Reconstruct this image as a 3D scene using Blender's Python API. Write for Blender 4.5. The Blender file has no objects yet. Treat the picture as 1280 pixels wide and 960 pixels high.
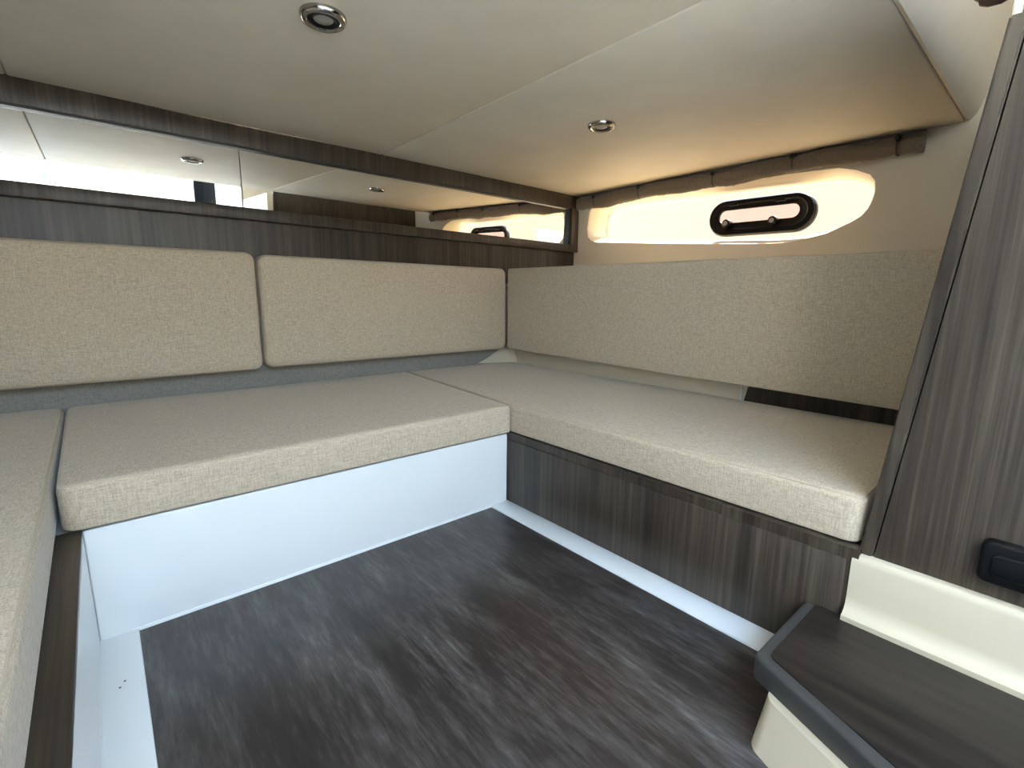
import bpy, bmesh, math, random
from mathutils import Vector, Matrix
random.seed(7)
U = 0.75                      # plan units -> metres

# ------------------------------------------------------------------ camera, world, light, exposure
scn = bpy.context.scene
col = scn.collection
YAW, PIT, ROL, FPX = math.radians(40.8012), math.radians(10.3686), math.radians(0.6064), 597.5
fw = Vector((math.sin(YAW)*math.cos(PIT), math.cos(YAW)*math.cos(PIT), -math.sin(PIT)))
r0 = Vector((math.cos(YAW), -math.sin(YAW), 0)); u0 = r0.cross(fw)
rt = r0*math.cos(ROL)+u0*math.sin(ROL); up = u0*math.cos(ROL)-r0*math.sin(ROL)
cd = bpy.data.cameras.new('camera'); cam = bpy.data.objects.new('camera', cd); col.objects.link(cam)
cd.sensor_fit = 'HORIZONTAL'; cd.sensor_width = 36.0; cd.lens = 36.0*FPX/1280.0; cd.clip_start = 0.01
M = Matrix((rt, up, -fw)).transposed().to_4x4(); M.translation = Vector((0, 0, 0.78*U)); cam.matrix_world = M
scn.camera = cam

w = bpy.data.worlds.new('World'); scn.world = w; w.use_nodes = True
bg = w.node_tree.nodes['Background']
bg.inputs['Strength'].default_value = 4.6
wt = w.node_tree; tc = wt.nodes.new('ShaderNodeTexCoord'); sx = wt.nodes.new('ShaderNodeSeparateXYZ'); cr = wt.nodes.new('ShaderNodeValToRGB')
wt.links.new(tc.outputs['Generated'], sx.inputs[0]); wt.links.new(sx.outputs['Z'], cr.inputs['Fac']); wt.links.new(cr.outputs['Color'], bg.inputs['Color'])
for e, (p, c) in zip(cr.color_ramp.elements, [(0.0, (0.96, 0.87, 0.74)), (0.42, (0.50, 0.77, 1.12))]): e.position = p; e.color = (*c, 1)   # pale warm horizon, blue overhead

sl = bpy.data.lights.new('sun_offscreen', 'SUN'); sl.energy = 24.0; sl.angle = math.radians(1.5); sl.color = (1.0, 0.93, 0.82)
so = bpy.data.objects.new('sun_offscreen', sl); col.objects.link(so)
so.rotation_euler = Vector((0.70, 0.03, 0.71)).to_track_quat('Z', 'Y').to_euler(); so.location = (3, 0, 4)
def portal(name, loc, rot, sx, sy):
    l = bpy.data.lights.new(name, 'AREA'); l.shape = 'RECTANGLE'; l.size = sx*U; l.size_y = sy*U; l.cycles.is_portal = True
    o = bpy.data.objects.new(name, l); col.objects.link(o); o.location = Vector(loc)*U; o.rotation_euler = rot
portal('entrance_sky_portal_offscreen', (0.3, -0.92, 1.3), (math.radians(90), 0, 0), 1.9, 1.6)

vs = scn.view_settings
vs.view_transform = 'Standard'; vs.look = 'None'; vs.gamma = 1.0; vs.use_curve_mapping = False; vs.exposure = 1.45

# ------------------------------------------------------------------ materials
def mat(name, rough=0.5, color=(.8, .8, .8), metal=0.0, spec=0.5, coat=0.0):
    m = bpy.data.materials.new(name); m.use_nodes = True
    b = m.node_tree.nodes['Principled BSDF']
    b.inputs['Base Color'].default_value = (*color, 1); b.inputs['Roughness'].default_value = rough
    b.inputs['Metallic'].default_value = metal; b.inputs['Specular IOR Level'].default_value = spec
    b.inputs['Coat Weight'].default_value = coat
    return m, m.node_tree, b
def N(nt, t, **k):
    n = nt.nodes.new(t)
    for a, v in k.items(): setattr(n, a, v)
    return n
def noise(nt, scale, nscale=1.0, detail=3.0, rough=0.55):
    tc = N(nt, 'ShaderNodeTexCoord'); mp = N(nt, 'ShaderNodeMapping'); tx = N(nt, 'ShaderNodeTexNoise')
    mp.inputs['Scale'].default_value = scale
    tx.inputs['Scale'].default_value = nscale; tx.inputs['Detail'].default_value = detail; tx.inputs['Roughness'].default_value = rough
    nt.links.new(tc.outputs['Object'], mp.inputs['Vector']); nt.links.new(mp.outputs['Vector'], tx.inputs['Vector'])
    return tx.outputs['Fac']
def math_(nt, op, a, b):
    n = N(nt, 'ShaderNodeMath', operation=op)
    for i, v in enumerate((a, b)):
        if isinstance(v, (int, float)): n.inputs[i].default_value = v
        else: nt.links.new(v, n.inputs[i])
    return n.outputs[0]
def ramp(nt, fac, stops):
    n = N(nt, 'ShaderNodeValToRGB'); cr = n.color_ramp
    while len(cr.elements) < len(stops): cr.elements.new(0.5)
    for e, (p, c) in zip(cr.elements, stops): e.position = p; e.color = (*c, 1)
    nt.links.new(fac, n.inputs['Fac']); return n.outputs['Color']
def bump(nt, b, h, strength=0.3, dist=0.001):
    n = N(nt, 'ShaderNodeBump'); n.inputs['Strength'].default_value = strength; n.inputs['Distance'].default_value = dist
    nt.links.new(h, n.inputs['Height']); nt.links.new(n.outputs['Normal'], b.inputs['Normal'])

def fabric(name, dark, light, k=1.0):
    m, nt, b = mat(name, 0.85, spec=0.25)
    a = noise(nt, (70*k, 520*k, 520*k)); c = noise(nt, (520*k, 70*k, 520*k)); d = noise(nt, (520*k, 520*k, 70*k))
    s = math_(nt, 'MULTIPLY', math_(nt, 'ADD', math_(nt, 'ADD', a, c), d), 0.3333)
    nt.links.new(ramp(nt, s, [(0.40, dark), (0.60, light)]), b.inputs['Base Color'])
    bump(nt, b, s, 0.35, 0.001)
    b.inputs['Sheen Weight'].default_value = 0.25; b.inputs['Sheen Roughness'].default_value = 0.4
    return m
def wood(name, grain, dark, mid, light, rough=0.38):
    m, nt, b = mat(name, rough, spec=0.4)
    hi, lo = 120.0, 2.2
    s1 = [hi]*3; s1[grain] = lo; s2 = [28.0]*3; s2[grain] = 0.8; s3 = [420.0]*3; s3[grain] = 9.0
    a = noise(nt, s1, detail=4); c = noise(nt, s2, detail=2); d = noise(nt, s3, detail=2)
    s = math_(nt, 'ADD', math_(nt, 'ADD', math_(nt, 'MULTIPLY', a, 0.45), math_(nt, 'MULTIPLY', c, 0.35)), math_(nt, 'MULTIPLY', d, 0.2))
    nt.links.new(ramp(nt, s, [(0.38, dark), (0.50, mid), (0.62, light)]), b.inputs['Base Color'])
    bump(nt, b, s, 0.15, 0.0006)
    return m
WD, WM, WL = (0.024, 0.017, 0.0115), (0.048, 0.036, 0.025), (0.088, 0.069, 0.049)
M_wood = wood('grey_brown_laminate', 2, WD, WM, WL)
M_wood_y = wood('grey_brown_laminate_lengthwise', 1, WD, WM, WL)
M_fab = fabric('beige_linen_weave', (0.40, 0.325, 0.23), (0.62, 0.525, 0.395))
M_fabw = fabric('grey_wall_lining_fabric', (0.20, 0.19, 0.17), (0.32, 0.30, 0.26))
M_blind = fabric('blind_cloth', (0.095, 0.078, 0.060), (0.19, 0.16, 0.125), 1.3)
M_pipe, _, _ = mat('beige_piping', 0.7, (0.50, 0.42, 0.305))
M_white, nt, b = mat('white_gelcoat', 0.22, (0.78, 0.80, 0.80), coat=0.3)
M_cream, nt, b = mat('cream_gelcoat', 0.35, (0.60, 0.52, 0.38), coat=0.1)
M_liner = M_cream
M_reveal = M_cream
M_strap, _, _ = mat('dark_strap_tape', 0.8, (0.05, 0.042, 0.036))
M_ceil, nt, b = mat('cream_headliner_vinyl', 0.6, spec=0.3)
n1 = noise(nt, (6, 6, 6), detail=4); nt.links.new(ramp(nt, n1, [(0.3, (0.68, 0.62, 0.51)), (0.7, (0.74, 0.68, 0.57))]), b.inputs['Base Color'])
bump(nt, b, noise(nt, (900, 900, 900), detail=1), 0.15, 0.0004)
M_wallr, nt, b = mat('cream_wall_liner', 0.55, (0.62, 0.57, 0.47), spec=0.3)
bump(nt, b, noise(nt, (700, 700, 700), detail=1), 0.12, 0.0004)
M_floor, nt, b = mat('dark_vinyl_plank', 0.30, spec=0.5)
a = noise(nt, (42, 7, 42), detail=7, rough=0.7); c = noise(nt, (9, 2.2, 9), detail=4); d = noise(nt, (150, 16, 150), detail=4, rough=0.7)
s = math_(nt, 'ADD', math_(nt, 'ADD', math_(nt, 'MULTIPLY', a, 0.4), math_(nt, 'MULTIPLY', c, 0.35)), math_(nt, 'MULTIPLY', d, 0.25))
nt.links.new(ramp(nt, s, [(0.36, (0.016, 0.012, 0.011)), (0.48, (0.036, 0.029, 0.026)), (0.56, (0.075, 0.065, 0.060)), (0.66, (0.17, 0.16, 0.155))]), b.inputs['Base Color'])
bump(nt, b, s, 0.25, 0.001)
M_tread, nt, b = mat('dark_step_vinyl', 0.40, spec=0.4)
a = noise(nt, (55, 4, 55), detail=5); nt.links.new(ramp(nt, a, [(0.35, (0.010, 0.007, 0.006)), (0.7, (0.036, 0.027, 0.021))]), b.inputs['Base Color'])
M_edge, nt, b = mat('grey_rubber_edging', 0.5, (0.056, 0.054, 0.051))
M_black, nt, b = mat('black_plastic', 0.35, (0.005, 0.005, 0.005), spec=0.22)
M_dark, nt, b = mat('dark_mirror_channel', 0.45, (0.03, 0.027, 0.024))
M_chrome, nt, b = mat('polished_steel', 0.10, (0.42, 0.40, 0.37), metal=1.0)
M_lens, nt, b = mat('frosted_lamp_lens', 0.3, (0.30, 0.29, 0.27))
M_brown, nt, b = mat('brown_grip', 0.4, (0.055, 0.028, 0.018))
M_mirror, nt, b = mat('mirror_silver', 0.0, (0.86, 0.86, 0.84), metal=1.0)
def glass(name, tint, gloss=0.06):
    m = bpy.data.materials.new(name); m.use_nodes = True; nt = m.node_tree; nt.nodes.clear()
    o = N(nt, 'ShaderNodeOutputMaterial'); t = N(nt, 'ShaderNodeBsdfTransparent'); g = N(nt, 'ShaderNodeBsdfGlossy'); mx = N(nt, 'ShaderNodeMixShader')
    t.inputs['Color'].default_value = (*tint, 1); g.inputs['Roughness'].default_value = 0.02; mx.inputs['Fac'].default_value = gloss
    nt.links.new(t.outputs[0], mx.inputs[1]); nt.links.new(g.outputs[0], mx.inputs[2]); nt.links.new(mx.outputs[0], o.inputs['Surface'])
    return m
M_pane = glass('cream_tinted_glass', (0.86, 0.81, 0.74))
M_port = glass('rose_tinted_glass', (1.0, 0.90, 0.93))

# ------------------------------------------------------------------ mesh helpers (plan units in, metres out)
WL_ = {}
def thing(name, label, cat, base, group=None, kind=None):
    o = bpy.data.objects.new(name, None); col.objects.link(o); o.empty_display_size = 0.05
    o.location = Vector(base)*U; WL_[o] = o.location.copy(); tag(o, label, cat, group, kind); return o
def tag(o, label=None, cat=None, group=None, kind=None):
    for k, v in (('label', label), ('category', cat), ('group', group), ('kind', kind)):
        if v: o[k] = v
    return o
def obj(name, bm, m, parent=None, smooth=35, base=None):
    bmesh.ops.recalc_face_normals(bm, faces=bm.faces)
    me = bpy.data.meshes.new(name)
    if parent is not None: off = WL_[parent]
    elif base is not None: off = Vector(base)*U
    else: off = Vector((0, 0, 0))
    for v in bm.verts: v.co = v.co*U - off
    bm.to_mesh(me); bm.free()
    if smooth:
        me.shade_smooth(); me.set_sharp_from_angle(angle=math.radians(smooth))
    me.materials.append(m)
    o = bpy.data.objects.new(name, me); col.objects.link(o)
    if parent is not None: o.parent = parent; WL_[o] = off
    else: o.location = off; WL_[o] = off
    return o
def box(x0, x1, y0, y1, z0, z1, bev=0.0, seg=2, bm=None):
    bm = bm or bmesh.new()
    r = bmesh.ops.create_cube(bm, size=1.0)
    for v in r['verts']:
        v.co = Vector(((x0+x1)/2+v.co.x*(x1-x0), (y0+y1)/2+v.co.y*(y1-y0), (z0+z1)/2+v.co.z*(z1-z0)))
    if bev:
        es = list({e for v in r['verts'] for e in v.link_edges})
        bmesh.ops.bevel(bm, geom=es, offset=bev, segments=seg, affect='EDGES', profile=0.5)
    return bm
def rounded(poly, r, n=6):
    """round the corners of a convex polygon (CCW); r is a number or one per corner"""
    out = []; k = len(poly); rs = r if isinstance(r, (list, tuple)) else [r]*k
    for i in range(k):
        p = Vector(poly[i]); a = (Vector(poly[i-1])-p).normalized(); c = (Vector(poly[(i+1) % k])-p).normalized()
        ang = a.angle(c); rr = max(rs[i], 1e-4); d = rr/math.tan(ang/2)
        s, e = p+a*d, p+c*d; ctr = p+(a+c).normalized()*(rr/math.sin(ang/2))
        a0 = math.atan2((s-ctr).y, (s-ctr).x); a1 = math.atan2((e-ctr).y, (e-ctr).x)
        da = (a1-a0+math.pi) % (2*math.pi)-math.pi
        for j in range(n+1): out.append(ctr+rr*Vector((math.cos(a0+da*j/n), math.sin(a0+da*j/n))))
    return out
def normals2(loop):
    k = len(loop); ns = []
    for i in range(k):
        t = (loop[(i+1) % k]-loop[i-1]).normalized(); ns.append(Vector((-t.y, t.x)))   # inward for CCW
    return ns
def slab(loop, fmap, h0, h1, fil=0.0, seg=4, puff=0.0, fil0=None):
    """prism over a 2D loop, filleted at both ends; fmap(u, v, h) -> xyz"""
    bm = bmesh.new(); ns = normals2(loop); f0 = fil if fil0 is None else fil0
    prof = []
    if f0: prof += [(f0*(1-math.sin(math.pi/2*j/seg)), h0+f0*(1-math.cos(math.pi/2*j/seg))) for j in range(seg+1)]
    else: prof += [(0, h0)]
    if fil: prof += [(fil*(1-math.cos(math.pi/2*j/seg)), h1-fil*(1-math.sin(math.pi/2*j/seg))) for j in range(seg+1)]
    else: prof += [(0, h1)]
    rings = []
    for d, h in prof: rings.append([bm.verts.new(fmap(p.x+n.x*d, p.y+n.y*d, h)) for p, n in zip(loop, ns)])
    for A, B in zip(rings, rings[1:]):
        k = len(A)
        for i in range(k): bm.faces.new((A[i], A[(i+1) % k], B[(i+1) % k], B[i]))
    bm.faces.new(rings[0])
    if puff:
        c = sum((Vector(p) for p in loop), Vector((0, 0)))/len(loop); prev = rings[-1]; d = prof[-1][0]
        for s in (0.98, 0.94, 0.87, 0.77, 0.63, 0.46, 0.28, 0.12, 0.03):
            cur = [bm.verts.new(fmap(c.x+(p.x+n.x*d-c.x)*s, c.y+(p.y+n.y*d-c.y)*s, h1+puff*(1-s**4))) for p, n in zip(loop, ns)]
            for i in range(len(cur)): bm.faces.new((prev[i], prev[(i+1) % len(cur)], cur[(i+1) % len(cur)], cur[i]))
            prev = cur
        bm.faces.new(prev)
    else: bm.faces.new(rings[-1])
    return bm
def tube(pts, r, closed=False, n=8, bm=None):
    bm = bm or bmesh.new(); k = len(pts); pts = [Vector(p) for p in pts]; rings = []; ref = None
    for i, p in enumerate(pts):
        a = pts[i-1] if (closed or i) else p; c = pts[(i+1) % k] if (closed or i < k-1) else p
        t = (c-a).normalized()
        if ref is None: ref = t.orthogonal()
        ref = (ref-t*ref.dot(t)).normalized(); q = t.cross(ref); rr = r[i] if isinstance(r, list) else r
        rings.append([bm.verts.new(p+(ref*math.cos(2*math.pi*j/n)+q*math.sin(2*math.pi*j/n))*rr) for j in range(n)])
    pr = list(zip(rings, rings[1:])) + ([(rings[-1], rings[0])] if closed else [])
    for A, B in pr:
        for j in range(n): bm.faces.new((A[j], A[(j+1) % n], B[(j+1) % n], B[j]))
    if not closed: bm.faces.new(rings[0]); bm.faces.new(rings[-1])
    return bm
def extrude_profile(prof, fmap, t0, t1):
    """open 2D profile swept from t0 to t1 with closed ends"""
    bm = bmesh.new(); A = [bm.verts.new(fmap(a, c, t0)) for a, c in prof]; B = [bm.verts.new(fmap(a, c, t1)) for a, c in prof]
    k = len(A)
    for i in range(k): bm.faces.new((A[i], A[(i+1) % k], B[(i+1) % k], B[i]))
    bm.faces.new(A); bm.faces.new(B); return bm
def prism(poly3a, poly3b, bm=None):
    bm = bm or bmesh.new(); A = [bm.verts.new(p) for p in poly3a]; B = [bm.verts.new(p) for p in poly3b]; k = len(A)
    for i in range(k): bm.faces.new((A[i], A[(i+1) % k], B[(i+1) % k], B[i]))
    bm.faces.new(A); bm.faces.new(B); return bm
def lathe(prof, c, axis='Z', n=40, bm=None):
    """profile of (radius, height) round a point, height pointing along -Z or -X"""
    bm = bm or bmesh.new(); rings = []
    for r, h in prof:
        ring = []
        for j in range(n):
            a = 2*math.pi*j/n
            ring.append(bm.verts.new((c[0]+r*math.cos(a), c[1]+r*math.sin(a), c[2]-h) if axis == 'Z' else (c[0]-h, c[1]+r*math.cos(a), c[2]+r*math.sin(a))))
        rings.append(ring)
    for A, B in zip(rings, rings[1:]):
        for j in range(n): bm.faces.new((A[j], A[(j+1) % n], B[(j+1) % n], B[j]))
    bm.faces.new(rings[0]); bm.faces.new(rings[-1]); return bm
XY = lambda u, v, h: (u, v, h)
XZ = lambda u, v, h: (u, h, v)
YZ = lambda u, v, h: (h, u, v)
def V2(l): return [Vector(p) for p in l]

# plan of the cabin
XB = 1.150; ZC = 1.4355; XR = 2.52; YB = 2.29; XL = -1.5; SEAT = 0.385

# ------------------------------------------------------------------ structure
st = lambda o, label: tag(o, label, kind='structure')
st(obj('floor', box(-0.008, 1.047, -0.92, 1.327, -0.03, 0.0), M_floor), 'dark brown wood-grain vinyl floor of the cabin')
st(obj('trim_1', box(1.045, 1.13, 0.0, 1.335, -0.03, 0.006, 0.003), M_white), 'white moulded floor border below the wooden seat front')
st(obj('trim_2', box(-0.085, -0.005, 0.0, 1.335, -0.03, 0.006, 0.003), M_white), 'white moulded floor border beside the side seat')
st(obj('trim_3', box(-0.02, 1.06, 1.322, 1.335, -0.03, 0.008, 0.003), M_white), 'thin white sealant line at the foot of the white seat front')

st(obj('floor', box(XL-0.03, XR, -0.96, YB+0.05, -0.07, -0.031), M_white), 'white hull floor under the seats')
# two specks on the border beside the side seat
for x, y in ((-0.046, 1.13), (-0.038, 1.145)):
    bm = lathe([(0.0, -0.0005), (0.0022, -0.0005), (0.0016, -0.0012), (0.0, -0.0012)], (x, y, 0.006), 'Z', 10)
    obj('screw_hole', bm, M_dark, bpy.data.objects['trim_2'])
# ceiling: backing and three lined panels meeting at seams
ce = st(obj('ceiling', box(XL, XR+0.05, 0.37, YB+0.1, ZC+0.02, ZC+0.05), M_ceil), 'low cream cabin ceiling')
def cpanel(x0, x1):
    obj('ceiling_panel', box(x0, x1, 0.362, YB, ZC, ZC+0.022, 0.007, 3), M_ceil, ce)
cpanel(XL, -0.1335); cpanel(-0.1315, 1.109); cpanel(1.111, XR+0.02)
# step up of the deckhead towards the entrance
prof = [(0.366, ZC+0.03), (0.361, ZC+0.002), (0.352, ZC+0.0), (0.338, ZC+0.018), (0.31, ZC+0.1), (0.26, ZC+0.24), (0.20, ZC+0.38), (0.17, 2.0), (0.20, 2.0), (0.366, 1.55)]
st(obj('trim_4', extrude_profile(prof, lambda a, c, t: (t, a, c), XL, XR+0.2), M_ceil), 'cream riser where the ceiling steps up at the entrance')

# back wall: laminate panel above, lining fabric below
wb = st(obj('wall_back', box(XL, XR+0.02, YB+0.012, YB+0.05, 0.0, ZC+0.03), M_cream), 'back wall of the cabin behind the cushions')
obj('laminate_panel', box(XL, XR, YB-0.004, YB+0.014, 0.86, 1.10), M_wood, wb)
obj('lining', box(XL, 1.90, YB-0.006, YB+0.014, 0.28, 0.60), M_fabw, wb)

# side wall with the window opening
hole = [(2.16, 1.33), (2.175, 1.226), (2.166, 1.174), (2.137, 1.146), (2.089, 1.132), (2.004, 1.126), (1.7, 1.098), (1.368, 1.07), (1.058, 1.048), (0.965, 1.045), (0.889, 1.05), (0.776, 1.072), (0.687, 1.111), (0.649, 1.133), (0.629, 1.16), (0.617, 1.194), (0.612, 1.228), (0.617, 1.268), (0.638, 1.298), (0.69, 1.325), (0.76, 1.346), (1.1, 1.362), (1.6, 1.372), (2.08, 1.376), (2.135, 1.362)]
PX = 2.68
cy = sum(p[0] for p in hole)/len(hole); cz = 1.21
inner = [(cy+(y-cy)*0.965, cz+(z-cz)*0.84+0.006) for y, z in hole]
def side_wall(fx, z0, wall, window, pane, wlabel, label):
    """wall with the long window; fx mirrors the plan for the opposite side"""
    bm = bmesh.new()
    outer = [(0.05, z0), (YB+0.02, z0), (YB+0.02, ZC+0.02), (0.05, ZC+0.02)]
    ov = [bm.verts.new((fx(XR), y, z)) for y, z in outer]; hv = [bm.verts.new((fx(XR), y, z)) for y, z in hole]
    es = [bm.edges.new((L[i], L[(i+1) % len(L)])) for L in (ov, hv) for i in range(len(L))]
    bmesh.ops.triangle_fill(bm, edges=es, use_beauty=True)
    st(obj(wall, bm, M_wallr, smooth=0), wlabel)
    bm = bmesh.new(); loops = []
    for x, lp in ((XR, hole), (XR+0.012, [(cy+(y-cy)*0.993, cz+(z-cz)*0.975) for y, z in hole]), (PX-0.012, inner), (PX, [(cy+(y-cy)*0.985, cz+(z-cz)*0.95) for y, z in inner])):
        loops.append([bm.verts.new((fx(x), y, z)) for y, z in lp])
    for A, B in zip(loops, loops[1:]):
        for i in range(len(A)): bm.faces.new((A[i], A[(i+1) % len(A)], B[(i+1) % len(A)], B[i]))
    wn = st(obj(window, bm, M_reveal), label)
    g = [(cy+(y-cy)*1.01, cz+(z-cz)*1.03) for y, z in inner]
    obj('glass_pane', prism([(fx(PX), y, z) for y, z in g], [(fx(PX+0.01), y, z) for y, z in g]), pane, wn, smooth=0)
side_wall(lambda x: x, 0.86, 'wall_right', 'window_1', M_pane, 'cream side wall around the long window', 'long cream-framed cabin window with rounded ends')
st(obj('wall_left', box(XL-0.03, XL, 0.1, YB+0.05, 0.0, ZC+0.05), M_wallr), 'cream side wall opposite the porthole')
# side wall behind the seat: ledge, lower wall
st(obj('wall_right', box(XR+0.01, XR+0.04, -0.76, 0.40, 0.5, 1.98), M_wallr), 'cream closing wall added above the ceiling step')  # added to shut out sky light beside the riser
st(obj('wall_front', box(XB+0.01, XR+0.04, -0.79, -0.76, 0.5, 1.98), M_wallr), 'cream closing wall added aft of the wooden partition')  # unseen, added so only entrance light reaches the riser
st(obj('wall_backdrop', box(4.6, 4.8, -3.0, 7.0, -1.5, 2.3), mat('backdrop_tan', 0.85, (0.205, 0.180, 0.145))[0]), 'sandy backdrop wall added outside the long window')  # invented wall, added to tone down the bright view behind the glass
st(obj('trim_5', box(1.93, XR+0.02, 0.12, YB+0.02, 0.84, 0.87), M_cream), 'cream ledge behind the side backrest')
wl = st(obj('wall_right', box(1.955, 1.975, 0.12, YB+0.02, 0.0, 0.85), M_wood), 'lower side wall behind the seat')
# shell on the unseen side
st(obj('wall_front', box(XL, -0.55, 0.10, 0.14, 0.0, 1.98), M_white), 'white bulkhead beside the entrance')
st(obj('trim_6', box(-0.60, -0.57, -0.92, 0.10, -0.03, 2.0), M_white), 'white side of the entrance well, made tall to block light')  # unseen; height set to keep sky light off the wooden partition
st(obj('trim_7', box(-0.58, 1.2, -0.96, -0.92, -0.03, 0.56), M_white), 'white threshold of the entrance well')
st(obj('floor', box(-0.56, -0.0, -0.92, 0.14, -0.03, -0.002), M_white), 'white sole of the entrance well')
st(obj('floor', box(1.04, 1.2, -0.92, 0.1, -0.03, -0.002), M_white), 'white sole edge under the step')
st(obj('floor', box(-2.2, 3.0, -4.0, -0.94, 0.52, 0.56), M_white), 'white deck outside the entrance')
st(obj('ceiling', box(-1.5, 2.7, -0.75, 0.19, 1.97, 2.01), M_white), 'white light-blocking roof added over the entrance well')  # unseen roof, added to cut the sky light coming into the entrance
# cockpit seen in the mirrors
t = thing('cockpit_door', 'pale blue-white door leaf folded open outside the entrance', 'door', (-0.6, -1.6, 0.56))
obj('leaf', box(-1.1, -0.295, -1.62, -1.59, 0.56, 2.1, 0.006), mat('pale_blue_panel', 0.3, (0.55, 0.64, 0.76))[0], t)
obj('leaf_edge', box(-0.297, -0.272, -1.63, -1.58, 0.56, 2.1, 0.004), mat('grey_blue_edge', 0.4, (0.30, 0.34, 0.42))[0], t)
t = thing('door_post', 'white door post with a lever handle outside the entrance', 'post', (-0.2, -1.6, 0.56))
M_pgrey = mat('pale_grey_paint', 0.5, (0.68, 0.70, 0.70))[0]
obj('post', box(-0.27, -0.14, -1.66, -1.60, 0.56, 2.1, 0.008), M_pgrey, t)
obj('lever', tube([(-0.25, -1.58, 1.53), (-0.235, -1.545, 1.525), (-0.19, -1.54, 1.53), (-0.165, -1.54, 1.515), (-0.155, -1.545, 1.46)], 0.012), M_chrome, t)
t = thing('cockpit_bench', 'cream cockpit bench back with a white padded top', 'bench', (0.4, -1.6, 0.56))
obj('bench_back', box(-0.13, 0.91, -1.72, -1.62, 0.56, 1.60, 0.01), mat('beige_cockpit_vinyl', 0.6, (0.58, 0.53, 0.42))[0], t)
obj('top_pad', box(-0.11, 0.905, -1.74, -1.60, 1.60, 1.655, 0.018, 3), mat('pale_cockpit_vinyl', 0.5, (0.72, 0.74, 0.74))[0], t)
t = thing('cockpit_pillar', 'black pillar outside the entrance', 'pillar', (1.0, -1.6, 0.56))
M_matt = mat('matt_black', 0.9, (0.004, 0.004, 0.004), spec=0.05)[0]
obj('pillar_shaft', box(0.915, 1.10, -1.70, -1.60, 0.58, 2.2, 0.012), M_matt, t)
obj('pillar_foot', box(0.88, 1.14, -1.74, -1.56, 0.56, 0.585, 0.005), M_matt, t)
t = thing('cockpit_locker', 'pale moulded locker beside the black pillar outside the entrance', 'locker', (1.5, -1.7, 0.56))
obj('locker_body', box(1.12, 2.1, -1.95, -1.70, 0.56, 1.78, 0.03, 4), M_pgrey, t)
obj('locker_door', box(1.24, 1.46, -1.715, -1.685, 0.75, 1.70, 0.012, 3), mat('pale_locker_door', 0.4, (0.76, 0.78, 0.78))[0], t)
obj('grab_rail', tube([(1.50, -1.71, 1.35), (1.49, -1.66, 1.38), (1.53, -1.64, 1.50), (1.60, -1.64, 1.62), (1.62, -1.71, 1.66)], 0.014), M_white, t)

# ------------------------------------------------------------------ back wall joinery
t = thing('shelf', 'long grey-brown wooden shelf ledge below the mirrors', 'shelf', (0.5, 2.27, 1.078))
obj('shelf_board', box(XL, XR, 2.25, YB+0.02, 1.078, 1.125, 0.004), M_wood, t)
t = thing('header_beam', 'grey-brown wooden header board between ceiling and mirrors', 'beam', (0.5, 2.26, 1.355))
obj('header_board', box(XL, XR, 2.25, YB+0.02, 1.357, ZC+0.004, 0.003), M_wood, t)
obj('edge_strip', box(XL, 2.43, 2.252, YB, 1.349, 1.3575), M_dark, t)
t = thing('corner_post', 'short wooden post closing the mirror beside the window', 'post', (2.47, 2.26, 1.12))
obj('post_board', box(2.452, XR, 2.252, YB+0.01, 1.123, 1.358, 0.003), M_wood, t)
obj('post_edge', box(2.430, 2.453, 2.256, YB+0.01, 1.123, 1.358), M_black, t)
MT = math.radians(1.9)
def mirror(x0, x1, label):
    f = lambda x, z, d: (x, YB-0.008-(z-1.1)*math.tan(MT)+d, z)
    bm = prism([f(x0, 1.126, 0), f(x1, 1.126, 0), f(x1, 1.36, 0), f(x0, 1.36, 0)], [f(x0, 1.126, .006), f(x1, 1.126, .006), f(x1, 1.36, .006), f(x0, 1.36, .006)])
    tag(obj('mirror_panel', bm, M_mirror, smooth=0, base=((x0+x1)/2, YB, 1.11)), label, 'mirror')
mirror(XL, 0.5015, 'long mirror strip reflecting the bright entrance above the shelf')
mirror(0.5055, 2.44, 'mirror strip beside the window reflecting the porthole')

# ------------------------------------------------------------------ seat bases
t = thing('bench_base', 'glossy white moulded seat front under the back bench cushion', 'seat base', (0.5, 1.33, 0))
obj('front_panel', box(-0.0745, 1.1235, 1.325, 1.36, -0.01, 0.272, 0.004, 3), M_white, t)
obj('seat_deck', box(-0.0745, 1.1235, 1.35, YB-0.01, 0.245, 0.272), M_white, t)
t = thing('bench_base', 'dark grey-brown wooden seat front under the cushion below the window', 'seat base', (1.15, 0.8, 0))
obj('front_panel', box(1.129, 1.16, 0.215, 1.36, 0.004, 0.276), M_wood, t)
obj('access_panel', box(1.1245, 1.134, 0.235, 1.330, 0.006, 0.250, 0.002), M_wood, t)
obj('top_rail', box(1.131, 1.16, 0.215, 1.33, 0.2535, 0.2725), M_wood_y, t)
obj('seat_deck', box(1.15, 1.953, 0.215, YB-0.01, 0.245, 0.274), M_wood_y, t)
t = thing('bench_base', 'white seat front with a wooden ledge beside the floor border', 'seat base', (-0.4, 0.7, 0))
obj('front_panel', box(-0.105, -0.0748, 0.15, 1.328, -0.01, 0.266), M_white, t)
obj('wood_ledge', box(-0.20, -0.075, 0.15, 1.326, 0.262, 0.277, 0.002), M_wood_y, t)
obj('seat_deck', box(-0.88, -0.092, 0.15, YB-0.01, 0.245, 0.263), M_white, t)

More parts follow.
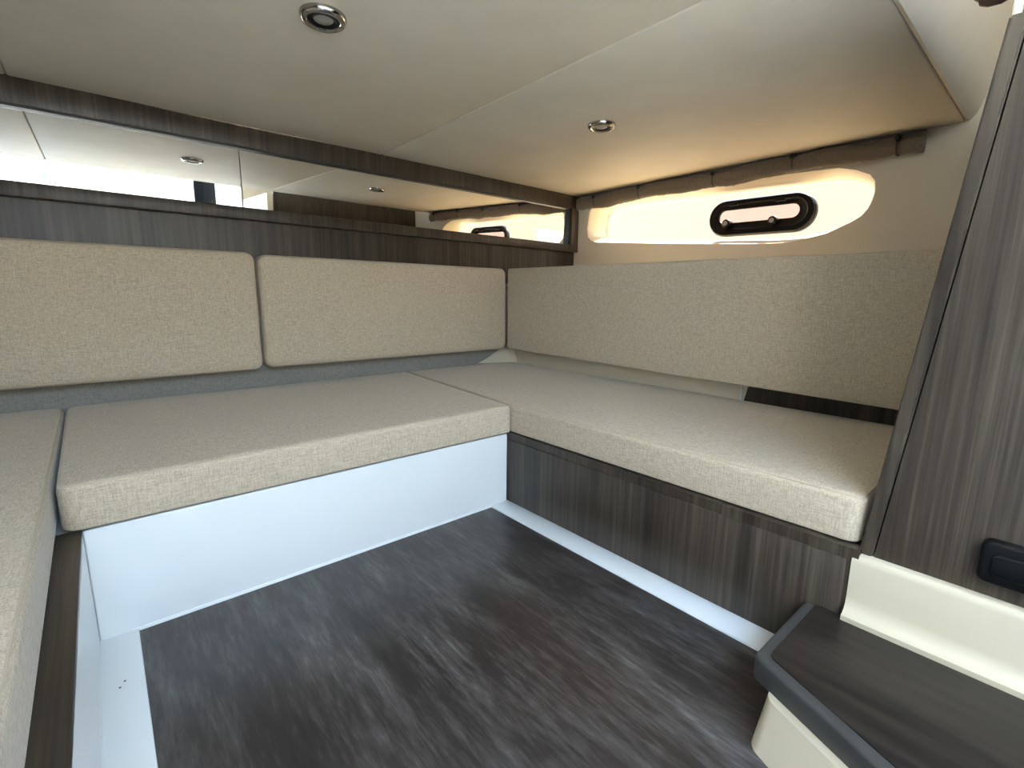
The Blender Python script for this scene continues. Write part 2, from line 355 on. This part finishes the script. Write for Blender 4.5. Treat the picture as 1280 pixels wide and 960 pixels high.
# ------------------------------------------------------------------ cushions
def welt(loop, fmap, inset, h, r, parent):
    ns = normals2(loop)
    obj('piping', tube([fmap(p.x+n.x*inset, p.y+n.y*inset, h) for p, n in zip(loop, ns)], r, True, 6), M_pipe, parent)
def dense(loop, n):
    """split long edges so that puffed tops bend smoothly"""
    out = []
    for i, p in enumerate(loop):
        q = loop[(i+1) % len(loop)]; k = max(1, int((q-p).length/n))
        out += [p+(q-p)*j/k for j in range(k)]
    return out
def seat_cushion(label, poly, r, z0=0.279, z1=0.383):
    lp = dense(rounded(V2(poly), r), 0.08)
    c = sum((Vector(p) for p in poly), Vector((0, 0)))/len(poly)
    t = thing('seat_cushion', label, 'cushion', (c.x, c.y, z0), 'beige seat cushions')
    obj('pad', slab(lp, XY, z0, z1, 0.017, 5, 0.006, 0.006), M_fab, t, smooth=60)
    welt(lp, XY, 0.0062, z1-0.0042, 0.0021, t)
seat_cushion('beige linen seat cushion on the white-fronted back bench', [(-0.106, 1.312), (1.130, 1.312), (1.214, 2.268), (-0.119, 2.268)], [0.035, 0.012, 0.012, 0.05])
seat_cushion('beige linen seat cushion on the wooden-fronted bench below the window', [(1.925, 0.222), (1.925, 2.268), (1.219, 2.268), (1.135, 1.315), (1.146, 0.222)], [0.02, 0.03, 0.012, 0.02, 0.03])
seat_cushion('beige linen seat cushion above the wooden ledge of the side bench', [(-0.87, 0.17), (-0.107, 0.17), (-0.122, 2.268), (-0.87, 2.268)], [0.03, 0.03, 0.05, 0.03])
def back_cushion(label, x0, x1, z0, z1):
    lp = dense(rounded(V2([(x0, z0), (x1, z0), (x1, z1), (x0, z1)]), 0.036), 0.08)
    t = thing('backrest_cushion', label, 'cushion', ((x0+x1)/2, 2.24, z0), 'beige backrest cushions')
    obj('pad', slab(lp, lambda u, v, h: (u, 2.285-h, v), 0.0, 0.09, 0.024, 5, 0.006, 0.006), M_fab, t, smooth=60)
    welt(lp, lambda u, v, h: (u, 2.285-h, v), 0.010, 0.0845, 0.0024, t)
back_cushion('beige backrest cushion below the entrance end of the mirrors', -0.85, 0.513, 0.465, 0.945)
back_cushion('beige backrest cushion reaching into the corner of the cabin', 0.522, 1.847, 0.469, 0.940)
lp = dense(rounded(V2([(0.215, 0.446), (2.19, 0.474), (2.19, 0.939), (0.215, 0.926)]), [0.01, 0.012, 0.012, 0.01]), 0.08)
t = thing('backrest_cushion', 'long flat beige backrest panel below the window', 'cushion', (1.89, 1.2, 0.45), 'beige backrest cushions')
f = lambda u, v, h: (1.93-h, u, v)
obj('pad', slab(lp, f, 0.0, 0.08, 0.008, 4, 0.003, 0.004), M_fab, t, smooth=60)
welt(lp, f, 0.002, 0.0775, 0.003, t)

# cream liner behind the seat below the side backrest
t = thing('storage_liner', 'cream moulded liner strip between seat and backrest below the window', 'liner', (1.95, 1.5, 0.28))
plan = [(1.957, 2.285), (1.931, 2.285), (1.931, 1.2), (1.931, 0.955), (1.950, 0.842), (1.957, 0.842)]
bm = prism([(x, y, 0.28) for x, y in plan], [(x, y-(0.05 if 0.8 < y < 1.0 else 0), 0.52) for x, y in plan])
obj('liner_strip', bm, M_liner, t)
obj('end_lip', box(1.940, 1.957, 0.826, 0.834, 0.28, 0.50, 0.002), M_white, t)
g0 = []; g1 = []
for k in range(9):
    a = k/8; x = 1.70+0.235*a; z = 0.386+0.115*(a**1.25)
    g0.append((x, 2.283, z)); g1.append((x+0.05*(1-a)+0.0, 2.283-0.05*a-0.004, z-0.006))
bm = bmesh.new(); A = [bm.verts.new(p) for p in g0]; B = [bm.verts.new(p) for p in g1]; D = [bm.verts.new((1.935, p[1]-0.10*(1-i/8)-0.006, max(0.386, p[2]-0.02))) for i, p in enumerate(g1)]
for P_, Q_ in ((A, B), (B, D)):
    for i in range(8): bm.faces.new((P_[i], P_[i+1], Q_[i+1], Q_[i]))
tag(obj('corner_gusset', bm, M_liner, base=(1.85, 2.26, 0.384)), 'small cream moulded gusset in the corner where the backrests meet', 'gusset')

# ------------------------------------------------------------------ ceiling lamps
def lamp(x, y, label):
    t = thing('ceiling_spotlight', label, 'light', (x, y, ZC), 'ceiling spotlights')
    obj('rim', lathe([(0.0, -0.002), (0.0535, -0.002), (0.0535, 0.006), (0.050, 0.013), (0.044, 0.016), (0.038, 0.014), (0.034, 0.006), (0.0, 0.006)], (x, y, ZC)), M_chrome, t, smooth=50)
    obj('bezel', lathe([(0.0, 0.004), (0.036, 0.004), (0.036, 0.012), (0.027, 0.011), (0.024, 0.008), (0.0, 0.008)], (x, y, ZC)), M_black, t, smooth=50)
    obj('lens', lathe([(0.0, 0.006), (0.023, 0.006), (0.022, 0.0095), (0.012, 0.0115), (0.0, 0.012)], (x, y, ZC)), M_lens, t, smooth=60)
lamp(0.489, 1.272, 'round chrome spotlight in the middle panel of the ceiling')
lamp(1.557, 1.291, 'round chrome spotlight in the ceiling panel by the window')

# ------------------------------------------------------------------ opening porthole in the window
K = PX-0.002
def stadium(y0, y1, z0, z1, sh=0.0, n=12):
    r = (z1-z0)/2; zc = (z0+z1)/2; pts = []
    for a0, yc in ((-math.pi/2, y1-r), (math.pi/2, y0+r)):
        for j in range(n+1):
            a = a0+math.pi*j/n; pts.append(Vector((yc+r*math.cos(a), zc+r*math.sin(a))))
    return [Vector((p.x, p.y+sh*(p.x-(y0+y1)/2))) for p in pts]
SH = 0.018
oo = stadium(0.868, 1.402, 1.112, 1.300, SH); ii = stadium(0.945, 1.352, 1.182, 1.250, SH)
t = thing('porthole', 'black oval opening porthole set in the long window', 'porthole', (K, 1.135, 1.112))
bm = bmesh.new(); L = []
oi = lambda a, s: [p+(q-p)*s for p, q in zip(a, ii)]
for d, lp in ((0.0, oo), (0.022, oo), (0.032, oi(oo, 0.12)), (0.032, oi(oo, 0.45)), (0.020, oi(oo, 0.62)), (0.016, ii), (0.0, ii)):
    L.append([bm.verts.new((K-d, p.x, p.y)) for p in lp])
L.append(L[0])
for A, B in zip(L, L[1:]):
    for i in range(len(A)): bm.faces.new((A[i], A[(i+1) % len(A)], B[(i+1) % len(A)], B[i]))
fr = obj('frame', bm, M_black, t, smooth=40)
obj('glass', prism([(K-0.006, p.x, p.y) for p in ii], [(K-0.010, p.x, p.y) for p in ii]), M_port, t, smooth=0)
for y, z in ((1.293, 1.180), (1.056, 1.171)):
    kb = obj('knob', lathe([(0.0, 0.0), (0.020, 0.0), (0.022, 0.030), (0.021, 0.040), (0.015, 0.045), (0.0, 0.045)], (K-0.012, y, z), 'X', 24), M_black, t)
    obj('knob_cap', lathe([(0.0, 0.0), (0.012, 0.0), (0.010, 0.003), (0.0, 0.003)], (K-0.0575, y, z), 'X', 20), M_lens, kb)
for y, z in ((1.270, 1.277), (1.033, 1.269)):
    obj('hinge', box(K-0.040, K-0.02, y-0.024, y+0.024, z-0.007, z+0.007, 0.004), M_black, t)

# ------------------------------------------------------------------ rolled blind above the window
t = thing('rolled_blind', 'grey-brown cloth blind rolled up and strapped above the long window', 'blind', (2.485, 1.3, 1.34))
keys = [(2.235, 1.380), (2.08, 1.380), (1.75, 1.388), (1.30, 1.383), (0.93, 1.392), (0.72, 1.389), (0.53, 1.384), (0.47, 1.384)]
def kz(y):
    for (a, za), (c, zc) in zip(keys, keys[1:]):
        if c <= y <= a: return za+(zc-za)*(a-y)/(a-c)
    return keys[-1][1]
straps = [2.085, 1.752, 1.303, 0.929, 0.548]
bm = bmesh.new(); n = 18; rings = []; NY = 110
for i in range(NY+1):
    y = 2.235-(2.235-0.468)*i/NY
    tight = min(1.0, 0.84+min(abs(y-s) for s in straps)*1.6)
    ring = []
    for j in range(n):
        a = 2*math.pi*j/n; wob = 1+0.09*math.sin(3*a+y*9)+0.08*math.sin(y*23+a)+random.uniform(-.06, .06)
        sag = 1.0+(0.10*(math.sin(y*7.3)+1) if math.sin(a) < 0 else 0)
        ring.append(bm.verts.new((2.490+0.028*math.cos(a)*tight*wob, y, kz(y)+0.037*math.sin(a)*tight*wob*sag)))
    rings.append(ring)
for A, B in zip(rings, rings[1:]):
    for j in range(n): bm.faces.new((A[j], A[(j+1) % n], B[(j+1) % n], B[j]))
bm.faces.new(rings[0]); bm.faces.new(rings[-1])
obj('cloth_roll', bm, M_blind, t, smooth=60)
obj('hem_strip', box(2.500, 2.518, 0.47, 2.235, 1.405, 1.432, 0.003), M_blind, t)
for y in straps:
    pts = [(2.490+0.030*math.cos(a), y, kz(y)+0.037*math.sin(a)) for a in [2*math.pi*j/24 for j in range(24)]]
    bm = bmesh.new(); A = [bm.verts.new((p[0], y-0.004, p[2])) for p in pts]; B = [bm.verts.new((p[0], y+0.004, p[2])) for p in pts]
    for j in range(24): bm.faces.new((A[j], A[(j+1) % 24], B[(j+1) % 24], B[j]))
    sp = obj('strap', bm, M_strap, t)
    obj('snap', lathe([(0.0, 0.0), (0.011, 0.0), (0.010, 0.005), (0.005, 0.008), (0.0, 0.008)], (2.462, y, kz(y)+0.026), 'X', 16), M_black, sp)

# ------------------------------------------------------------------ bulkhead at the seat end, step, moulding

def ye(z): return 0.222-0.088*(z-0.25)/0.97
t = thing('bulkhead', 'tall grey-brown wooden partition closing the seat end by the step', 'partition', (XB+0.3, 0.0, 0.26))
def side(y_off0, y1, z0, z1, x0, x1):
    A = [(x0, ye(z0)-y_off0, z0), (x0, ye(z1)-y_off0, z1)]
    A += [(x0, (ye(z1)-y1) if y1 < 0.2 else -y1, z1), (x0, (ye(z0)-y1) if y1 < 0.2 else -y1, z0)]
    return prism(A, [(x1, y, z) for _, y, z in A])
obj('side_panel', side(0.026, 0.74, 0.24, 1.226, XB, XB+0.03), M_wood, t)
bm = side(0.0, 0.0235, 0.24, 1.226, XB-0.003, XB+0.03); bmesh.ops.bevel(bm, geom=list(bm.edges), offset=0.003, segments=2, affect='EDGES')
obj('edge_trim', bm, M_wood, t)
bm = prism([(XB+0.02, ye(0.24)-0.004, 0.24), (XR, ye(0.24)-0.004, 0.24), (XR, ye(1.5)-0.004, 1.5), (XB+0.06, ye(1.5)-0.004, 1.5)],
           [(XB+0.02, ye(0.24)-0.03, 0.24), (XR, ye(0.24)-0.03, 0.24), (XR, ye(1.5)-0.03, 1.5), (XB+0.06, ye(1.5)-0.03, 1.5)])
obj('end_panel', bm, M_wood, t)
st(obj('trim_8', box(XB+0.01, XB+0.05, -0.74, 0.105, 1.226, 1.45), M_wallr), 'cream coaming above the wooden partition')
# brown grip at the top of the partition
t = thing('grab_handle', 'dark brown grab handle at the top of the partition', 'handle', (1.19, 0.2, 1.24))
obj('grip', tube([(1.185, 0.188-0.055*k/8, 1.288+0.004*math.sin(k)) for k in range(9)], [0.008, 0.018]+[0.021]*5+[0.018, 0.008], False, 12), M_brown, t)
obj('bracket', box(1.165, 1.185, 0.122, 0.134, 1.215, 1.285, 0.003), M_wallr, t)
# black catch on the partition
t = thing('push_catch', 'black rounded plastic catch on the wooden partition', 'catch', (XB, 0.0, 0.30))
lp = rounded(V2([(-0.10, 0.294), (0.047, 0.294), (0.047, 0.372), (-0.10, 0.372)]), 0.014)
obj('housing', slab(lp, lambda u, v, h: (XB-h, u, v), 0.0, 0.020, 0.006, 3, 0, 0.0), M_black, t)
lp = rounded(V2([(-0.085, 0.312), (0.032, 0.312), (0.032, 0.352), (-0.085, 0.352)]), 0.010)
obj('button', slab(lp, lambda u, v, h: (XB-h, u, v), 0.018, 0.0235, 0.003, 3, 0, 0.0), M_black, t)
# cream moulding under the partition
prof = [(XB+0.02, 0.264), (XB-0.012, 0.264), (XB-0.017, 0.262), (XB-0.021, 0.257), (XB-0.023, 0.249), (XB-0.022, 0.17), (XB-0.024, 0.155), (XB-0.030, 0.144), (XB-0.038, 0.138), (XB-0.046, 0.136), (XB-0.046, 0.10), (XB+0.02, 0.0)]
st(obj('trim_9', extrude_profile(prof, lambda a, c, t: (a, t, c), -0.92, 0.226), M_cream), 'cream moulded skirting between step and wooden partition')
# step
t = thing('step', 'low entrance step with dark wood-grain tread and grey edging', 'step', (0.9, 0.0, 0))
def tread_poly(i):
    return rounded(V2([(1.122, -0.6), (1.122, 0.297-i), (0.866+i*0.8, 0.300-i), (0.484+i*1.0, -0.6)]), [0.002, 0.012, 0.018, 0.002])
obj('tread_board', slab(tread_poly(0.0), XY, 0.076, 0.1235, 0.006, 3), M_edge, t)
obj('tread_inlay', slab(tread_poly(0.021), XY, 0.11, 0.1255, 0.0), M_tread, t)
base = rounded(V2([(1.126, -0.6), (1.126, 0.262), (0.832, 0.262), (0.47, -0.6)]), [0.002, 0.01, 0.03, 0.002])
foot = rounded(V2([(1.126, -0.6), (1.126, 0.268), (0.795, 0.268), (0.43, -0.6)]), [0.002, 0.01, 0.03, 0.002])
bm = prism([(p.x, p.y, 0.0) for p in foot], [(p.x, p.y, 0.08) for p in base])
obj('pedestal', bm, M_cream, t)
